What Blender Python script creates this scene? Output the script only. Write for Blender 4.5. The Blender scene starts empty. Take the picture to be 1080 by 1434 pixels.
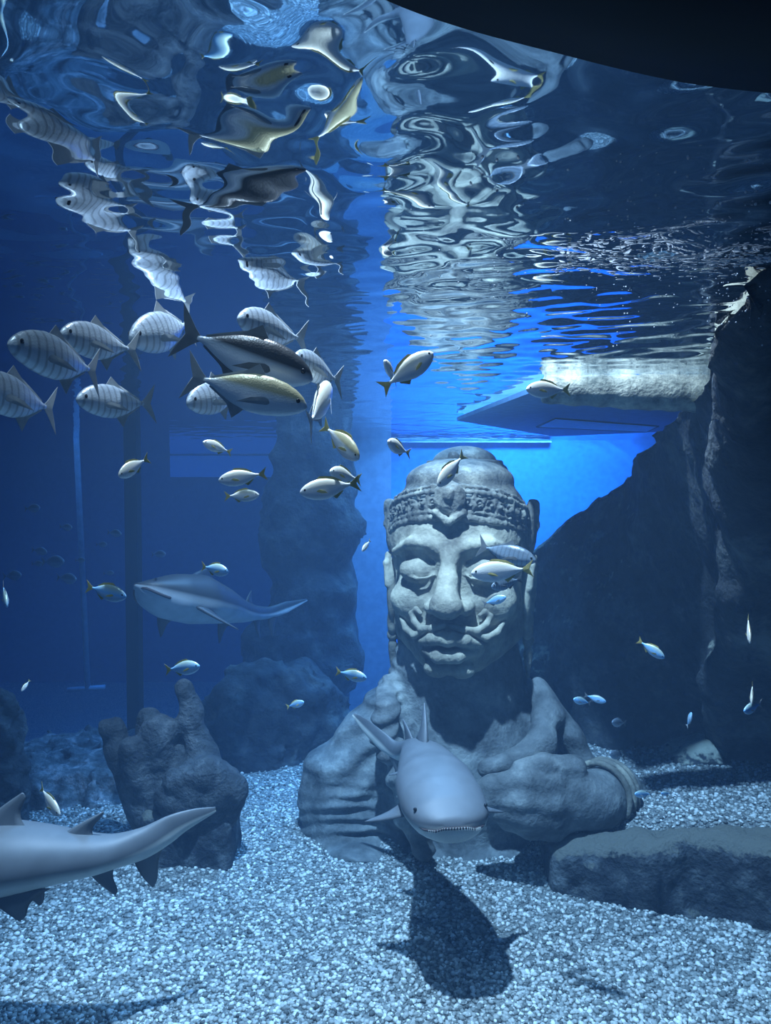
import bpy, math, random
import numpy as np
from mathutils import Vector, Matrix
random.seed(7); rng = np.random.default_rng(11)
SC = bpy.context.scene
COL = SC.collection
R = math.radians
# ------------------------------------------------------------------ camera, world, light, exposure
FPX = 1043.0; CAMZ = 2.5; PITCH = R(2.03); WATER = 3.1
def P(px, py, d):
    """world point seen at photo pixel (px,py) at world distance Y=d"""
    r = (px-540)/FPX; u = (717-py)/FPX
    y = math.cos(PITCH)+u*math.sin(PITCH); z = -math.sin(PITCH)+u*math.cos(PITCH)
    k = d/y
    return np.array([r*k, d, CAMZ+z*k])
cam = bpy.data.cameras.new('camera'); camo = bpy.data.objects.new('camera', cam); COL.objects.link(camo)
cam.sensor_fit = 'VERTICAL'; cam.sensor_height = 24.0; cam.lens = FPX/1434*24.0
cam.clip_start = 0.02; cam.clip_end = 100
camo.location = (0, 0, CAMZ); camo.rotation_euler = (R(90)-PITCH, 0, 0)
SC.camera = camo
SC.view_settings.view_transform = 'Standard'; SC.view_settings.look = 'None'
SC.view_settings.gamma = 1.0; SC.view_settings.use_curve_mapping = False
SC.view_settings.exposure = 0.0
SC.cycles.use_denoising = True
SC.cycles.max_bounces = 8; SC.cycles.glossy_bounces = 4; SC.cycles.diffuse_bounces = 3
SC.cycles.volume_bounces = 1; SC.cycles.transparent_max_bounces = 12
SC.cycles.sample_clamp_indirect = 3.0
SC.cycles.caustics_reflective = False; SC.cycles.caustics_refractive = False
world = bpy.data.worlds.new('world'); SC.world = world; world.use_nodes = True
bg = world.node_tree.nodes['Background']; bg.inputs[0].default_value = (0.30, 0.45, 0.74, 1); bg.inputs[1].default_value = 0.24
def lamp(name, kind, loc, target, energy, color, size=0.3, size_y=None, spot=None, blend=0.5):
    l = bpy.data.lights.new(name, kind); o = bpy.data.objects.new(name, l); COL.objects.link(o)
    l.energy = energy; l.color = color
    if kind == 'AREA':
        l.size = size
        if size_y: l.shape = 'RECTANGLE'; l.size_y = size_y
    if kind == 'SPOT':
        l.spot_size = R(spot); l.spot_blend = blend; l.shadow_soft_size = size
    o.location = loc
    o.rotation_euler = (Vector(target)-Vector(loc)).to_track_quat('-Z', 'Y').to_euler()
    return o
lamp('tank_lamp', 'SPOT', (-0.42, 2.7, 6.5), (0.35, 4.1, 0), 4100, (0.93, 0.93, 1.0), 0.06, spot=60, blend=0.8)
lamp('shoal_lamp', 'SPOT', (-1.0, 1.3, 5.6), (-0.75, 2.1, 2.5), 260, (0.75, 0.90, 1.0), 0.25, spot=62, blend=0.8)
lamp('wall_lamp', 'AREA', (1.7, 8.7, 4.4), (1.5, 9.9, 2.3), 620, (0.33, 0.66, 1.0), 2.4, 0.6)
lamp('rear_fill', 'AREA', (0.6, 6.6, 5.6), (0.9, 5.8, 1.0), 420, (0.45, 0.70, 1.0), 2.2, 0.8)  # unseen blue fill added for a rim on the statue shoulders and ridge
lamp('far_fill', 'AREA', (-4.0, 10.0, 6.0), (-4.0, 12.0, 1.0), 190, (0.25, 0.55, 1.0), 5.0, 3.0)  # unseen weak fill added to lift the far left wall

# ------------------------------------------------------------------ helpers
def lin(r, g, b):
    f = lambda c: c/12.92 if c <= .04045 else ((c+.055)/1.055)**2.4
    return (f(r/255), f(g/255), f(b/255), 1)
def mesh_obj(name, V, F, mat, parent=None, smooth=True):
    V = np.asarray(V, float)
    q = parent
    while q is not None: V = V-np.array(q.location); q = q.parent
    me = bpy.data.meshes.new(name)
    me.from_pydata(V.tolist(), [], [tuple(f) for f in F])
    me.update()
    if smooth: me.polygons.foreach_set('use_smooth', [True]*len(me.polygons))
    me.materials.append(mat)
    o = bpy.data.objects.new(name, me); COL.objects.link(o)
    if parent is not None: o.parent = parent
    return o
def tag(o, label=None, cat=None, group=None, kind=None):
    if label: o['label'] = label
    if cat: o['category'] = cat
    if group: o['group'] = group
    if kind: o['kind'] = kind
    return o
def empty(name, loc, label, cat, group=None):
    o = bpy.data.objects.new(name, None); COL.objects.link(o); o.location = tuple(loc); o.empty_display_size = 0.1
    return tag(o, label, cat, group)
def join(parts):
    Vs, Fs, n = [], [], 0
    for V, F in parts:
        V = np.asarray(V, float); Vs.append(V); Fs += [tuple(int(i)+n for i in f) for f in F]; n += len(V)
    return np.concatenate(Vs), Fs
# value noise
def _h(i, j, k, s):
    h = (i.astype(np.int64)*374761393+j.astype(np.int64)*668265263+k.astype(np.int64)*2147483647+s*1274126177) & 0xffffffff
    h = ((h ^ (h >> 13))*1274126177) & 0xffffffff
    return ((h ^ (h >> 16)) & 0xffff)/65535.0*2-1
def vnoise(Q, s=0):
    f = np.floor(Q); t = Q-f; i, j, k = [f[..., a].astype(np.int64) for a in range(3)]
    t = t*t*(3-2*t); x, y, z = t[..., 0], t[..., 1], t[..., 2]
    r = 0
    for a in (0, 1):
        for b in (0, 1):
            for c in (0, 1):
                r = r+_h(i+a, j+b, k+c, s)*(x if a else 1-x)*(y if b else 1-y)*(z if c else 1-z)
    return r
def fbm(Q, oct=4, s=0):
    r = 0; a = 1.0
    for o in range(oct): r = r+a*vnoise(Q*(2.03**o)+17.3*o, s+o); a *= .5
    return r
# signed distance field on a voxel grid, meshed by surface nets
class Vox:
    def __init__(s, lo, hi, h):
        s.lo = np.array(lo, float); s.h = h
        n = np.ceil((np.array(hi)-s.lo)/h).astype(int)+1
        s.ax = [s.lo[a]+h*np.arange(n[a]) for a in range(3)]
        s.d = np.full(n, 60.0*h, np.float32)
    def _sl(s, c, r):
        out = []
        for a in range(3):
            i0 = max(0, int((c[a]-r[a]-s.lo[a])/s.h)-1); i1 = min(len(s.ax[a]), int((c[a]+r[a]-s.lo[a])/s.h)+3)
            if i1 <= i0: return None
            out.append(slice(i0, i1))
        return tuple(out)
    def grid(s, sl):
        return np.meshgrid(s.ax[0][sl[0]], s.ax[1][sl[1]], s.ax[2][sl[2]], indexing='ij', sparse=True)
    def _mix(s, sl, d, k, sub):
        o = s.d[sl]
        if sub: d = -d; a = o; h = np.clip(.5-.5*(d-a)/k*-1, 0, 1); s.d[sl] = a*(1-h)+d*h+k*h*(1-h)
        else:
            h = np.clip(.5+.5*(d-o)/k, 0, 1); s.d[sl] = d*(1-h)+o*h-k*h*(1-h)
    def ell(s, c, r, k=8, sub=False, rot=0.0):
        r = np.array(r, float); m = r.max()+k*1.5+3*s.h; sl = s._sl(c, (m, m, m))
        if sl is None: return
        X, Y, Z = s.grid(sl); X = X-c[0]; Y = Y-c[1]; Z = Z-c[2]
        if rot:
            cs, sn = math.cos(rot), math.sin(rot); X, Z = X*cs+Z*sn, -X*sn+Z*cs
        k0 = np.sqrt((X/r[0])**2+(Y/r[1])**2+(Z/r[2])**2)
        k1 = np.sqrt((X/r[0]**2)**2+(Y/r[1]**2)**2+(Z/r[2]**2)**2)+1e-9
        s._mix(sl, k0*(k0-1)/k1, k, sub)
    def cap(s, a, b, ra, rb=None, k=6, sub=False):
        rb = ra if rb is None else rb
        a = np.array(a, float); b = np.array(b, float); c = (a+b)/2
        m = np.abs(b-a)/2+max(ra, rb)+k*1.5+3*s.h; sl = s._sl(c, m)
        if sl is None: return
        X, Y, Z = s.grid(sl); ab = b-a; L2 = max(ab@ab, 1e-9)
        t = np.clip(((X-a[0])*ab[0]+(Y-a[1])*ab[1]+(Z-a[2])*ab[2])/L2, 0, 1)
        d = np.sqrt((X-a[0]-t*ab[0])**2+(Y-a[1]-t*ab[1])**2+(Z-a[2]-t*ab[2])**2)-(ra+(rb-ra)*t)
        s._mix(sl, d, k, sub)
    def path(s, pts, r, k=6, sub=False):
        rs = r if isinstance(r, (list, tuple)) else [r]*len(pts)
        for i in range(len(pts)-1): s.cap(pts[i], pts[i+1], rs[i], rs[i+1], k, sub)
    def box(s, c, hs, rnd, k=6, sub=False):
        hs = np.array(hs, float); sl = s._sl(c, hs+k*1.5+3*s.h)
        X, Y, Z = s.grid(sl); q = [np.abs(v-c[i])-hs[i]+rnd for i, v in enumerate((X, Y, Z))]
        d = np.sqrt(np.maximum(q[0], 0)**2+np.maximum(q[1], 0)**2+np.maximum(q[2], 0)**2)+np.minimum(np.maximum(np.maximum(q[0], q[1]), q[2]), 0)-rnd
        s._mix(sl, d, k, sub)
    def cut_below(s, z):
        s.d = np.maximum(s.d, (z-s.ax[2])[None, None, :]).astype(np.float32)
    def rough(s, amp, freq, seed=0, oct=4):
        m = np.abs(s.d) < amp*2.5+3*s.h
        I = np.argwhere(m); Q = np.stack([s.ax[a][I[:, a]] for a in range(3)], 1)*freq
        s.d[m] -= (amp*fbm(Q, oct, seed)).astype(np.float32)
    def mesh(s):
        d = s.d.astype(np.float64); d[0] = np.maximum(d[0], .1); d[-1] = np.maximum(d[-1], .1)
        d[:, 0] = np.maximum(d[:, 0], .1); d[:, -1] = np.maximum(d[:, -1], .1)
        d[:, :, 0] = np.maximum(d[:, :, 0], .1); d[:, :, -1] = np.maximum(d[:, :, -1], .1)
        g = d < 0; n = np.array(d.shape)-1
        cs = [(a, b, c) for a in (0, 1) for b in (0, 1) for c in (0, 1)]
        S = lambda A, o: A[o[0]:o[0]+n[0], o[1]:o[1]+n[1], o[2]:o[2]+n[2]]
        cnt = sum(S(g, o).astype(np.int8) for o in cs)
        I = np.argwhere((cnt > 0) & (cnt < 8)); idx = np.full(n, -1, np.int64); idx[tuple(I.T)] = np.arange(len(I))
        acc = np.zeros((len(I), 3)); w = np.zeros(len(I))
        for o in cs:
            for a in range(3):
                if o[a]: continue
                q = list(o); q[a] = 1
                d0 = d[tuple((I+np.array(o)).T)]; d1 = d[tuple((I+np.array(q)).T)]
                m = (d0 < 0) != (d1 < 0)
                t = d0[m]/(d0[m]-d1[m]); p = np.array(o, float)[None].repeat(m.sum(), 0); p[:, a] += t
                acc[m] += p; w[m] += 1
        V = s.lo+s.h*(I+acc/w[:, None]); F = []
        for a in range(3):
            b, c = (a+1) % 3, (a+2) % 3
            sl0 = [slice(1, -1)]*3; sl1 = [slice(1, -1)]*3; sl0[a] = slice(0, -1); sl1[a] = slice(1, None)
            ch = g[tuple(sl0)] != g[tuple(sl1)]
            J = np.argwhere(ch); off = np.ones(3, int); off[a] = 0; J = J+off
            ins = g[tuple(J.T)]
            e = np.eye(3, dtype=int)
            q = [idx[tuple((J-v).T)] for v in (0*e[b], e[b], e[b]+e[c], e[c])]
            q = np.stack(q, 1); q[~ins] = q[~ins][:, ::-1]
            F.append(q)
        return V, np.concatenate(F).tolist()
def catmull(pts, n):
    pts = np.array(pts, float); pts = np.vstack([2*pts[0]-pts[1], pts, 2*pts[-1]-pts[-2]])
    out = []; m = len(pts)-3
    for u in np.linspace(0, m, n):
        i = min(int(u), m-1); t = u-i; p0, p1, p2, p3 = pts[i:i+4]
        out.append(.5*((2*p1)+(-p0+p2)*t+(2*p0-5*p1+4*p2-p3)*t*t+(-p0+3*p1-3*p2+p3)*t**3))
    return np.array(out)
def rings(Rg, close=True, caps=True):
    """faces for a list of rings, each an (m,3) array"""
    m = len(Rg[0]); V = np.concatenate(Rg); F = []
    for i in range(len(Rg)-1):
        for j in range(m):
            k = (j+1) % m
            F.append((i*m+j, i*m+k, (i+1)*m+k, (i+1)*m+j))
    if caps: F.append(tuple(range(m-1, -1, -1))); F.append(tuple((len(Rg)-1)*m+j for j in range(m)))
    return V, F
def tube(pts, r, m=10):
    pts = np.array(pts, float); rs = np.broadcast_to(np.array(r, float), (len(pts),)); out = []
    for i, p in enumerate(pts):
        t = pts[min(i+1, len(pts)-1)]-pts[max(i-1, 0)]; t /= np.linalg.norm(t)
        a = np.cross(t, (0, 0, 1) if abs(t[2]) < .9 else (1, 0, 0)); a /= np.linalg.norm(a); b = np.cross(t, a)
        th = np.linspace(0, 2*math.pi, m, endpoint=False)
        out.append(p+rs[i]*(np.cos(th)[:, None]*a+np.sin(th)[:, None]*b))
    return rings(out)
def boxm(lo, hi):
    x0, y0, z0 = lo; x1, y1, z1 = hi
    V = [(x0, y0, z0), (x1, y0, z0), (x1, y1, z0), (x0, y1, z0), (x0, y0, z1), (x1, y0, z1), (x1, y1, z1), (x0, y1, z1)]
    return np.array(V), [(3, 2, 1, 0), (4, 5, 6, 7), (0, 1, 5, 4), (1, 2, 6, 5), (2, 3, 7, 6), (3, 0, 4, 7)]
def sphere(c, r, n=10, m=14):
    r = np.broadcast_to(np.array(r, float), (3,)); V = []; F = []
    for i in range(n+1):
        a = math.pi*i/n
        for j in range(m):
            b = 2*math.pi*j/m; V.append((c[0]+r[0]*math.sin(a)*math.cos(b), c[1]+r[1]*math.sin(a)*math.sin(b), c[2]+r[2]*math.cos(a)))
    for i in range(n):
        for j in range(m):
            k = (j+1) % m; F.append((i*m+j, (i+1)*m+j, (i+1)*m+k, i*m+k))
    return np.array(V), F
# ------------------------------------------------------------------ materials
def newmat(name):
    m = bpy.data.materials.new(name); m.use_nodes = True; nt = m.node_tree
    b = nt.nodes['Principled BSDF']; return m, nt, b
def N(nt, t, **kw):
    n = nt.nodes.new(t)
    for k, v in kw.items(): setattr(n, k, v)
    return n
def ramp(nt, fac, stops):
    r = N(nt, 'ShaderNodeValToRGB'); e = r.color_ramp.elements
    while len(e) < len(stops): e.new(.5)
    for i, (p, c) in enumerate(stops): e[i].position = p; e[i].color = c
    nt.links.new(fac, r.inputs[0]); return r.outputs[0]
def stone(name, dark, mid, light, scale=6, bump=.5, rough=.85, fine=60, lit_crust=None):
    m, nt, b = newmat(name); tc = N(nt, 'ShaderNodeTexCoord')
    n1 = N(nt, 'ShaderNodeTexNoise'); n1.inputs['Scale'].default_value = scale; n1.inputs['Detail'].default_value = 8; n1.inputs['Roughness'].default_value = .65
    n2 = N(nt, 'ShaderNodeTexNoise'); n2.inputs['Scale'].default_value = fine; n2.inputs['Detail'].default_value = 4
    for n in (n1, n2): nt.links.new(tc.outputs['Object'], n.inputs['Vector'])
    nt.links.new(ramp(nt, n1.outputs['Fac'], [(.34, dark), (.52, mid), (.68, light)]), b.inputs['Base Color'])
    if lit_crust:      # pale crust plus top light painted onto upward faces
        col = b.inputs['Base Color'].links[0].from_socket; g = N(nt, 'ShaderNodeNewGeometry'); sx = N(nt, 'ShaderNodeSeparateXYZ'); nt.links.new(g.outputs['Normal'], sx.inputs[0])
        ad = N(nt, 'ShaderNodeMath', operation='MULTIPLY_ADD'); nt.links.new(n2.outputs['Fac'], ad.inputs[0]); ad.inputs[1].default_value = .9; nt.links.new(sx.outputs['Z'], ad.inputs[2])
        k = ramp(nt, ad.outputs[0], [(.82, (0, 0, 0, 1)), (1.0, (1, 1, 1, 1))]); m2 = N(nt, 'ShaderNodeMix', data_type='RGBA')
        nt.links.new(k, m2.inputs['Factor']); nt.links.new(col, m2.inputs[6]); m2.inputs[7].default_value = lit_crust; nt.links.new(m2.outputs[2], b.inputs['Base Color'])
    mx = N(nt, 'ShaderNodeMath', operation='ADD'); nt.links.new(n1.outputs['Fac'], mx.inputs[0]); nt.links.new(n2.outputs['Fac'], mx.inputs[1])
    bp = N(nt, 'ShaderNodeBump'); bp.inputs['Strength'].default_value = bump; bp.inputs['Distance'].default_value = .02
    nt.links.new(mx.outputs[0], bp.inputs['Height']); nt.links.new(bp.outputs[0], b.inputs['Normal'])
    b.inputs['Roughness'].default_value = rough; b.inputs['Specular IOR Level'].default_value = .3
    return m
def plain(name, c, rough=.6, spec=.4, metal=0):
    m, nt, b = newmat(name); b.inputs['Base Color'].default_value = c; b.inputs['Roughness'].default_value = rough
    b.inputs['Specular IOR Level'].default_value = spec; b.inputs['Metallic'].default_value = metal
    tc = N(nt, 'ShaderNodeTexCoord'); n = N(nt, 'ShaderNodeTexNoise'); n.inputs['Scale'].default_value = 14; n.inputs['Detail'].default_value = 5
    nt.links.new(tc.outputs['Object'], n.inputs['Vector'])
    d = tuple(x*.8 for x in c[:3])+(1,)
    nt.links.new(ramp(nt, n.outputs['Fac'], [(.35, d), (.65, c)]), b.inputs['Base Color'])
    return m
M = {}
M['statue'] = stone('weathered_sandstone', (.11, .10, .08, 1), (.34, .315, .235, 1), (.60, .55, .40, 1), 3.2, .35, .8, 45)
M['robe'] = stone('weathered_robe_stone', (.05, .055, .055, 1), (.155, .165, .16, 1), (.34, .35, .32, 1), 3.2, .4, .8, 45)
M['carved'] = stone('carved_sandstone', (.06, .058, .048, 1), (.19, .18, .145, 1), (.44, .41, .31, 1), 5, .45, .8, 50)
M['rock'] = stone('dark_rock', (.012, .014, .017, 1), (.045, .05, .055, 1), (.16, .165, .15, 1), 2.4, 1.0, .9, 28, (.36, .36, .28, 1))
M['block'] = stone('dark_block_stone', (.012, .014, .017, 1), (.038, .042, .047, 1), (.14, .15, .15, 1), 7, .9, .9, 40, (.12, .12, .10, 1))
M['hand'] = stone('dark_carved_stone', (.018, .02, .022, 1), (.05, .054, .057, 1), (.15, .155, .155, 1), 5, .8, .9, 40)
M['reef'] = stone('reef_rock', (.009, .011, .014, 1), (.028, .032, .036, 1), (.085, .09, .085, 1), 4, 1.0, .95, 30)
M['rubble'] = stone('pale_rubble', (.03, .034, .038, 1), (.13, .145, .15, 1), (.46, .42, .42, 1), 6, 1.0, .9, 30)
M['gravel'] = stone('gravel_bed', (.10, .105, .10, 1), (.30, .31, .29, 1), (.62, .62, .56, 1), 55, 1.0, .9, 120)
def pebble_mat():
    m, nt, b = newmat('gravel_grain'); g = N(nt, 'ShaderNodeNewGeometry')
    nt.links.new(ramp(nt, g.outputs['Random Per Island'], [(.0, (.07, .075, .07, 1)), (.3, (.25, .26, .24, 1)), (.65, (.45, .45, .41, 1)), (1, (.80, .80, .76, 1))]), b.inputs['Base Color'])
    b.inputs['Roughness'].default_value = .75; return m
M['grain'] = pebble_mat()
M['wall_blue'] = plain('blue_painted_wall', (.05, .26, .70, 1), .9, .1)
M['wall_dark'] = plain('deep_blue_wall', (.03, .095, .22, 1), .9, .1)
M['column'] = plain('grey_column', (.20, .26, .34, 1), .9, .1)
M['black'] = plain('black_frame', (.008, .01, .014, 1), .6, .3)
M['post'] = plain('dark_post', (.004, .006, .01, 1), .7, .2)
M['pale'] = plain('pale_metal', (.30, .42, .55, 1), .6, .4)
M['foam'] = plain('foam_white', (.6, .68, .75, 1), .4, .5)
M['platform'] = plain('blue_grey_sheet', (.10, .26, .52, 1), .8, .2)
M['log'] = stone('pale_weathered_log', (.10, .11, .09, 1), (.34, .34, .27, 1), (.6, .58, .45, 1), 9, .6, .85, 50)
def water_mat():
    m = bpy.data.materials.new('water_surface'); m.use_nodes = True; nt = m.node_tree; nt.nodes.clear()
    out = N(nt, 'ShaderNodeOutputMaterial'); mix = N(nt, 'ShaderNodeMixShader'); tr = N(nt, 'ShaderNodeBsdfTransparent'); gl = N(nt, 'ShaderNodeBsdfGlossy')
    gl.inputs['Roughness'].default_value = 0.02; gl.inputs['Color'].default_value = (.82, .88, .94, 1)
    fr = N(nt, 'ShaderNodeFresnel'); fr.inputs['IOR'].default_value = 1.333
    nt.links.new(fr.outputs[0], mix.inputs[0]); nt.links.new(tr.outputs[0], mix.inputs[1]); nt.links.new(gl.outputs[0], mix.inputs[2])
    nt.links.new(mix.outputs[0], out.inputs['Surface']); return m
M['water'] = water_mat()
def volume_mat():
    m = bpy.data.materials.new('blue_water_body'); m.use_nodes = True; nt = m.node_tree; nt.nodes.clear()
    out = N(nt, 'ShaderNodeOutputMaterial'); sc = N(nt, 'ShaderNodeVolumeScatter'); ab = N(nt, 'ShaderNodeVolumeAbsorption'); ad = N(nt, 'ShaderNodeAddShader')
    sc.inputs['Color'].default_value = (.30, .56, .92, 1); sc.inputs['Density'].default_value = .027; sc.inputs['Anisotropy'].default_value = .2
    ab.inputs['Color'].default_value = (.10, .62, .975, 1); ab.inputs['Density'].default_value = .18
    nt.links.new(sc.outputs[0], ad.inputs[0]); nt.links.new(ab.outputs[0], ad.inputs[1]); nt.links.new(ad.outputs[0], out.inputs['Volume']); return m
M['volume'] = volume_mat()
def glow(name, c, k):
    m, nt, b = newmat(name); b.inputs['Base Color'].default_value = c; b.inputs['Emission Color'].default_value = c; b.inputs['Emission Strength'].default_value = k; return m
def fish_mat(name, back, flank, belly, bars=0.0, split=(.38, .52, .75), rough=.32):
    """countershaded fish skin; z runs belly to back in the fish's own space"""
    m, nt, b = newmat(name); tc = N(nt, 'ShaderNodeTexCoord'); sp = N(nt, 'ShaderNodeSeparateXYZ'); nt.links.new(tc.outputs['Object'], sp.inputs[0])
    mr = N(nt, 'ShaderNodeMapRange'); mr.inputs['From Min'].default_value = -.17; mr.inputs['From Max'].default_value = .17
    nt.links.new(sp.outputs['Z'], mr.inputs['Value'])
    c = ramp(nt, mr.outputs[0], [(split[0], belly), (split[1], flank), (split[2], back)])
    if bars:
        w = N(nt, 'ShaderNodeTexWave'); w.inputs['Scale'].default_value = 4.2; w.inputs['Distortion'].default_value = 1.5; w.inputs['Detail'].default_value = 1
        nt.links.new(tc.outputs['Object'], w.inputs['Vector'])
        r = ramp(nt, w.outputs['Fac'], [(.0, (1-bars, 1-bars, 1-bars, 1)), (.35, (1, 1, 1, 1))])
        mx = N(nt, 'ShaderNodeMix', data_type='RGBA', blend_type='MULTIPLY'); mx.inputs['Factor'].default_value = 1
        nt.links.new(c, mx.inputs[6]); nt.links.new(r, mx.inputs[7]); c = mx.outputs[2]
    nt.links.new(c, b.inputs['Base Color']); b.inputs['Roughness'].default_value = rough; b.inputs['Metallic'].default_value = .15
    vo = N(nt, 'ShaderNodeTexVoronoi'); vo.inputs['Scale'].default_value = 70; nt.links.new(tc.outputs['Object'], vo.inputs['Vector'])
    bp = N(nt, 'ShaderNodeBump'); bp.inputs['Strength'].default_value = .08; bp.inputs['Distance'].default_value = .01
    nt.links.new(vo.outputs['Distance'], bp.inputs['Height']); nt.links.new(bp.outputs[0], b.inputs['Normal'])
    return m
M['jack'] = fish_mat('barred_silver_skin', (.22, .27, .32, 1), (.42, .50, .56, 1), (.70, .76, .80, 1), .4)
M['jack_dark'] = fish_mat('dark_backed_skin', (.030, .035, .04, 1), (.34, .42, .50, 1), (.70, .78, .85, 1), 0, (.42, .53, .62))
M['jack_olive'] = fish_mat('olive_backed_skin', (.36, .35, .22, 1), (.58, .66, .70, 1), (.78, .84, .88, 1), 0, (.42, .55, .66))
M['silver'] = fish_mat('silver_skin', (.55, .56, .48, 1), (.78, .83, .84, 1), (.9, .93, .95, 1), 0)
M['blue'] = fish_mat('blue_skin', (.30, .42, .40, 1), (.20, .52, .92, 1), (.50, .74, .95, 1), 0, (.3, .5, .85))
M['shadefish'] = fish_mat('dusky_skin', (.10, .14, .18, 1), (.20, .28, .36, 1), (.35, .45, .55, 1), .3)
M['fin_grey'] = plain('grey_fin', (.38, .43, .45, 1), .5)
M['fin_yellow'] = plain('yellow_fin', (.50, .45, .17, 1), .5)
M['fin_dark'] = plain('dark_fin', (.14, .17, .19, 1), .5)
M['eye'] = plain('dark_eye', (.01, .01, .012, 1), .15, .6)
M['teeth'] = plain('tooth_white', (.6, .6, .55, 1), .4)
M['mouth'] = plain('mouth_dark', (.05, .035, .035, 1), .7)
def shark_mat(name='shark_skin', back=(.125, .138, .15, 1), under=(.62, .62, .56, 1)):
    m, nt, b = newmat(name); at = N(nt, 'ShaderNodeAttribute'); at.attribute_name = 'belly'
    tc = N(nt, 'ShaderNodeTexCoord'); n = N(nt, 'ShaderNodeTexNoise'); n.inputs['Scale'].default_value = 9; n.inputs['Detail'].default_value = 6; nt.links.new(tc.outputs['Object'], n.inputs['Vector'])
    c = ramp(nt, at.outputs['Fac'], [(.40, back), (.66, under)])
    r = ramp(nt, n.outputs['Fac'], [(.3, (.8, .8, .8, 1)), (.6, (1, 1, 1, 1))])
    mx = N(nt, 'ShaderNodeMix', data_type='RGBA', blend_type='MULTIPLY'); mx.inputs['Factor'].default_value = 1
    nt.links.new(c, mx.inputs[6]); nt.links.new(r, mx.inputs[7]); nt.links.new(mx.outputs[2], b.inputs['Base Color'])
    b.inputs['Roughness'].default_value = .55; return m
M['shark'] = shark_mat(); M['shark_shaded'] = shark_mat('shaded_shark_skin', (.022, .024, .026, 1), (.50, .54, .56, 1))  # second skin has the dimness of the unlit distance put into its colour

# ------------------------------------------------------------------ the setting
def struct(o): o['kind'] = 'structure'; return o
# water surface: real ripples, finer close to the window
def water_surface():
    ys = np.concatenate([np.geomspace(.25, 5, 420), np.linspace(5.03, 15.2, 160)])
    xs = np.sign(np.linspace(-1, 1, 521))*np.abs(np.linspace(-1, 1, 521))**1.7*9.5
    X, Y = np.meshgrid(xs, ys); Z = np.zeros_like(X); r2 = np.random.default_rng(5)
    for i in range(70):
        lam = .10*(9.0**r2.random()); k = 2*math.pi/lam; a = r2.normal(0, 1.0)+math.pi/2; ph = r2.random()*6.28
        amp = .0026*lam**1.05*(.62 if lam > .35 else (1.0 if lam > .2 else 1.7))
        env = .6+.5*vnoise(np.stack([X*.8, Y*.8, 0*X+i*3.1], -1), i)
        env = env*np.where(X < .1, .42, 1.0-.58*np.exp(-((X-.1)/.3)**2))
        Z += amp*env*np.sin(k*(X*math.cos(a)+Y*math.sin(a))+ph)
    # a livelier swell under the right of the frame
    Z += .0075*np.exp(-((X-.9)/.5)**2-((Y-1.95)/.35)**2)*fbm(np.stack([X*5+Y*2, Y*11-X*3, 0*X], -1), 4, 90)
    n, m = X.shape; V = np.stack([X, Y, WATER+Z], -1).reshape(-1, 3)
    I = np.arange(n*m).reshape(n, m); F = np.stack([I[:-1, :-1], I[:-1, 1:], I[1:, 1:], I[1:, :-1]], -1).reshape(-1, 4)
    o = mesh_obj('water_surface', V, F.tolist(), M['water']); return struct(o)
water_surface()
V, F = boxm((-9.6, -1.0, -1.5), (9.6, 15.4, WATER+.06)); struct(mesh_obj('water_body', V, F, M['volume'], smooth=False))
# floor: gravel bed, rising in a bank on the right, dropping away at the far left
def floor_h(x, y):
    sm = lambda a, b, v: (lambda t: t*t*(3-2*t))(np.clip((v-a)/(b-a), 0, 1))
    z = .03*vnoise(np.stack([x*1.3, y*1.3, 0*x], -1), 3)+.012*vnoise(np.stack([x*4, y*4, 0*x], -1), 4)
    z = z+(.31+.12*np.clip(x-.97, 0, 1.6))*sm(.85, 1.35, x)*sm(-.02, .40, y-(4.56-.34*np.clip(x-.97, 0, 3)))
    z = z-.9*sm(6.6, 8.2, y)*sm(-1.2, -2.2, x)-.5*sm(7.5, 9, y)
    return z
def floor():
    xs = np.linspace(-9, 9, 300); ys = np.concatenate([np.linspace(.3, 7, 220), np.linspace(7.1, 15, 60)])
    X, Y = np.meshgrid(xs, ys); Z = floor_h(X, Y); n, m = X.shape
    V = np.stack([X, Y, Z], -1).reshape(-1, 3); I = np.arange(n*m).reshape(n, m)
    F = np.stack([I[:-1, :-1], I[:-1, 1:], I[1:, 1:], I[1:, :-1]], -1).reshape(-1, 4)
    return struct(mesh_obj('floor', V, F.tolist(), M['gravel']))
floor()
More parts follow.
